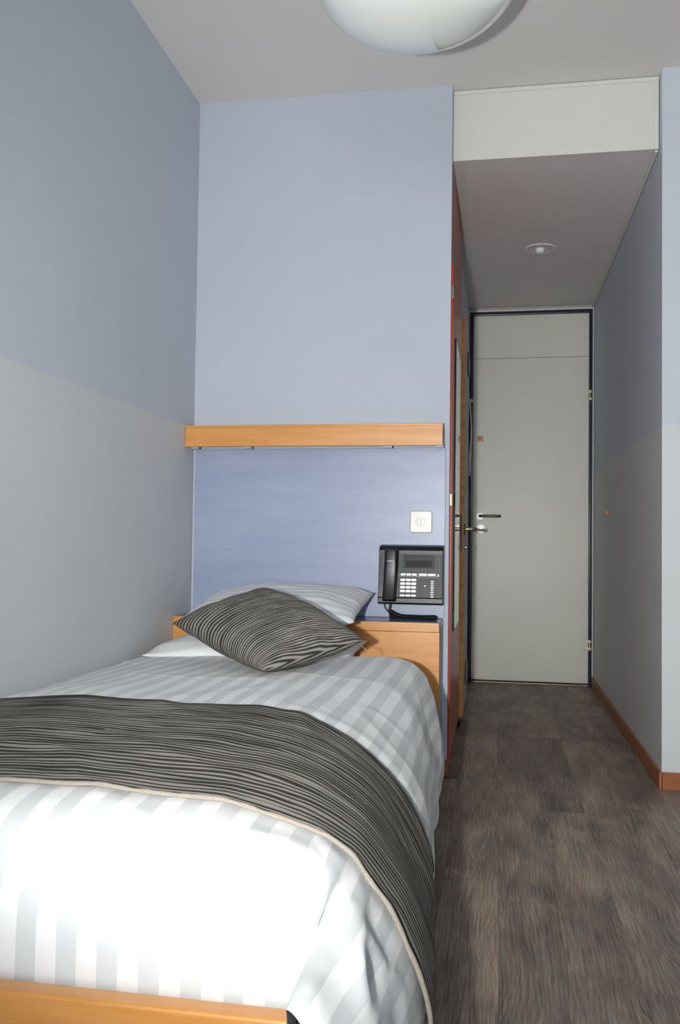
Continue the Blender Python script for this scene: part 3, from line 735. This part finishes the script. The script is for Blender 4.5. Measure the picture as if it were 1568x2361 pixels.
# ---------------------------------------------------------------- pillows
def pillow_mesh(w_, h_, t_, pinch=.06, n=40, seed=0, flange=0, wr=.004):
    bm = bmesh.new(); uvl = bm.loops.layers.uv.new('UVMap'); grids = []
    for side in (1, -1):
        g = []
        for i in range(n+1):
            r_ = []
            for j in range(n+1):
                u = -math.cos(PI*i/n); v = -math.cos(PI*j/n)
                u = .5*u+.5*(2*i/n-1); v = .5*v+.5*(2*j/n-1)
                prof_ = (max(0, 1-abs(u)**2.6)*max(0, 1-abs(v)**2.6))**.55
                x = u*w_/2*(1-pinch*(1-v*v)); y = v*h_/2*(1-pinch*(1-u*u))
                edge = min(1, prof_*3)
                z = side*t_/2*prof_ + edge*wr*noise.noise(Vector((u*3+seed, v*3, side*3+seed)))*2
                # radial puckers towards the corners
                z += side*edge*wr*.6*math.sin(10*math.atan2(v, u)+seed)*(max(abs(u), abs(v))**4)
                r_.append((bm.verts.new((x, y, z)), (x+w_/2, y+h_/2)))
            g.append(r_)
        grids.append(g)
    for gi, g in enumerate(grids):
        for i in range(n):
            for j in range(n):
                q = [g[i][j], g[i+1][j], g[i+1][j+1], g[i][j+1]]
                if gi: q.reverse()
                f_ = bm.faces.new([a[0] for a in q])
                for lp_, a in zip(f_.loops, q): lp_[uvl].uv = a[1]
    bmesh.ops.remove_doubles(bm, verts=bm.verts, dist=1e-5)
    return bm
def frame(origin, ex, ey):
    ex = Vector(ex).normalized(); ey = Vector(ey); ey = (ey-ex*ey.dot(ex)).normalized(); ez = ex.cross(ey)
    m_ = Matrix((ex, ey, ez)).transposed().to_4x4(); m_.translation = Vector(origin); return m_
def placed(name, bm, m, M_, loc, parent=None):
    o = link(name, bm, m, parent, smooth=True)
    return o
# lower pillow, lying flat
bm = pillow_mesh(.76, .42, .13, .03, seed=3)
bm.transform(frame((-.865, 3.225, .548), (1, 0, .018), (0, 1, .04)))
o = link('pillow', bm, 'pillow_low', None, smooth=True); tag(o, 'flat white pillow lying underneath the dark cushion', 'pillow', 'white pillows at the bed head')
# upper pillow, leaning back over the ledge
bm = pillow_mesh(.66, .47, .15, .04, seed=8)
bm.transform(frame((-.815, 3.345, .694), (1, -.03, .025), (0, 1, .17)))
o = link('pillow', bm, 'pillow', None, smooth=True); tag(o, 'striped white pillow leaning on the headboard ledge behind the cushion', 'pillow', 'white pillows at the bed head')
o.name = 'pillow.001'
# cushion: corners taken as left, top, right, bottom
Lc, Tc, Rc, Bc = (Vector(q) for q in ((-1.075, 2.87, .660), (-.748, 2.97, .775), (-.400, 2.76, .636), (-.640, 2.44, .578)))
bm = pillow_mesh(1, 1, .17, .035, 44, seed=5, wr=.003)
uvl = bm.loops.layers.uv.verify()
for f_ in bm.faces:
    for lp_ in f_.loops:
        u, v = lp_[uvl].uv; lp_[uvl].uv = (u*.46, .46*(v + .55*v**4))
ctr_n = ((Rc-Lc).cross(Tc-Bc)).normalized()
for v_ in bm.verts:
    u, v = v_.co.x+.5, v_.co.y+.5     # u along L->T (and B->R), v along L->B
    p = Lc*(1-u)*(1-v) + Tc*u*(1-v) + Bc*(1-u)*v + Rc*u*v
    v_.co = p + ctr_n*(v_.co.z+.006)
cu_ = link('cushion', bm, 'cushion', None, smooth=True)
tag(cu_, 'dark wavy striped square cushion resting on a corner against the pillows', 'cushion')
# zip tab at the cushion's right corner
link('zip_tab', tube(bmesh.new(), [Rc+Vector((-.01, -.01, -.012)), Rc+Vector((.004, -.012, -.022)), Rc+Vector((.002, -.014, -.034))], .0016, 6), 'hem', cu_, smooth=True)
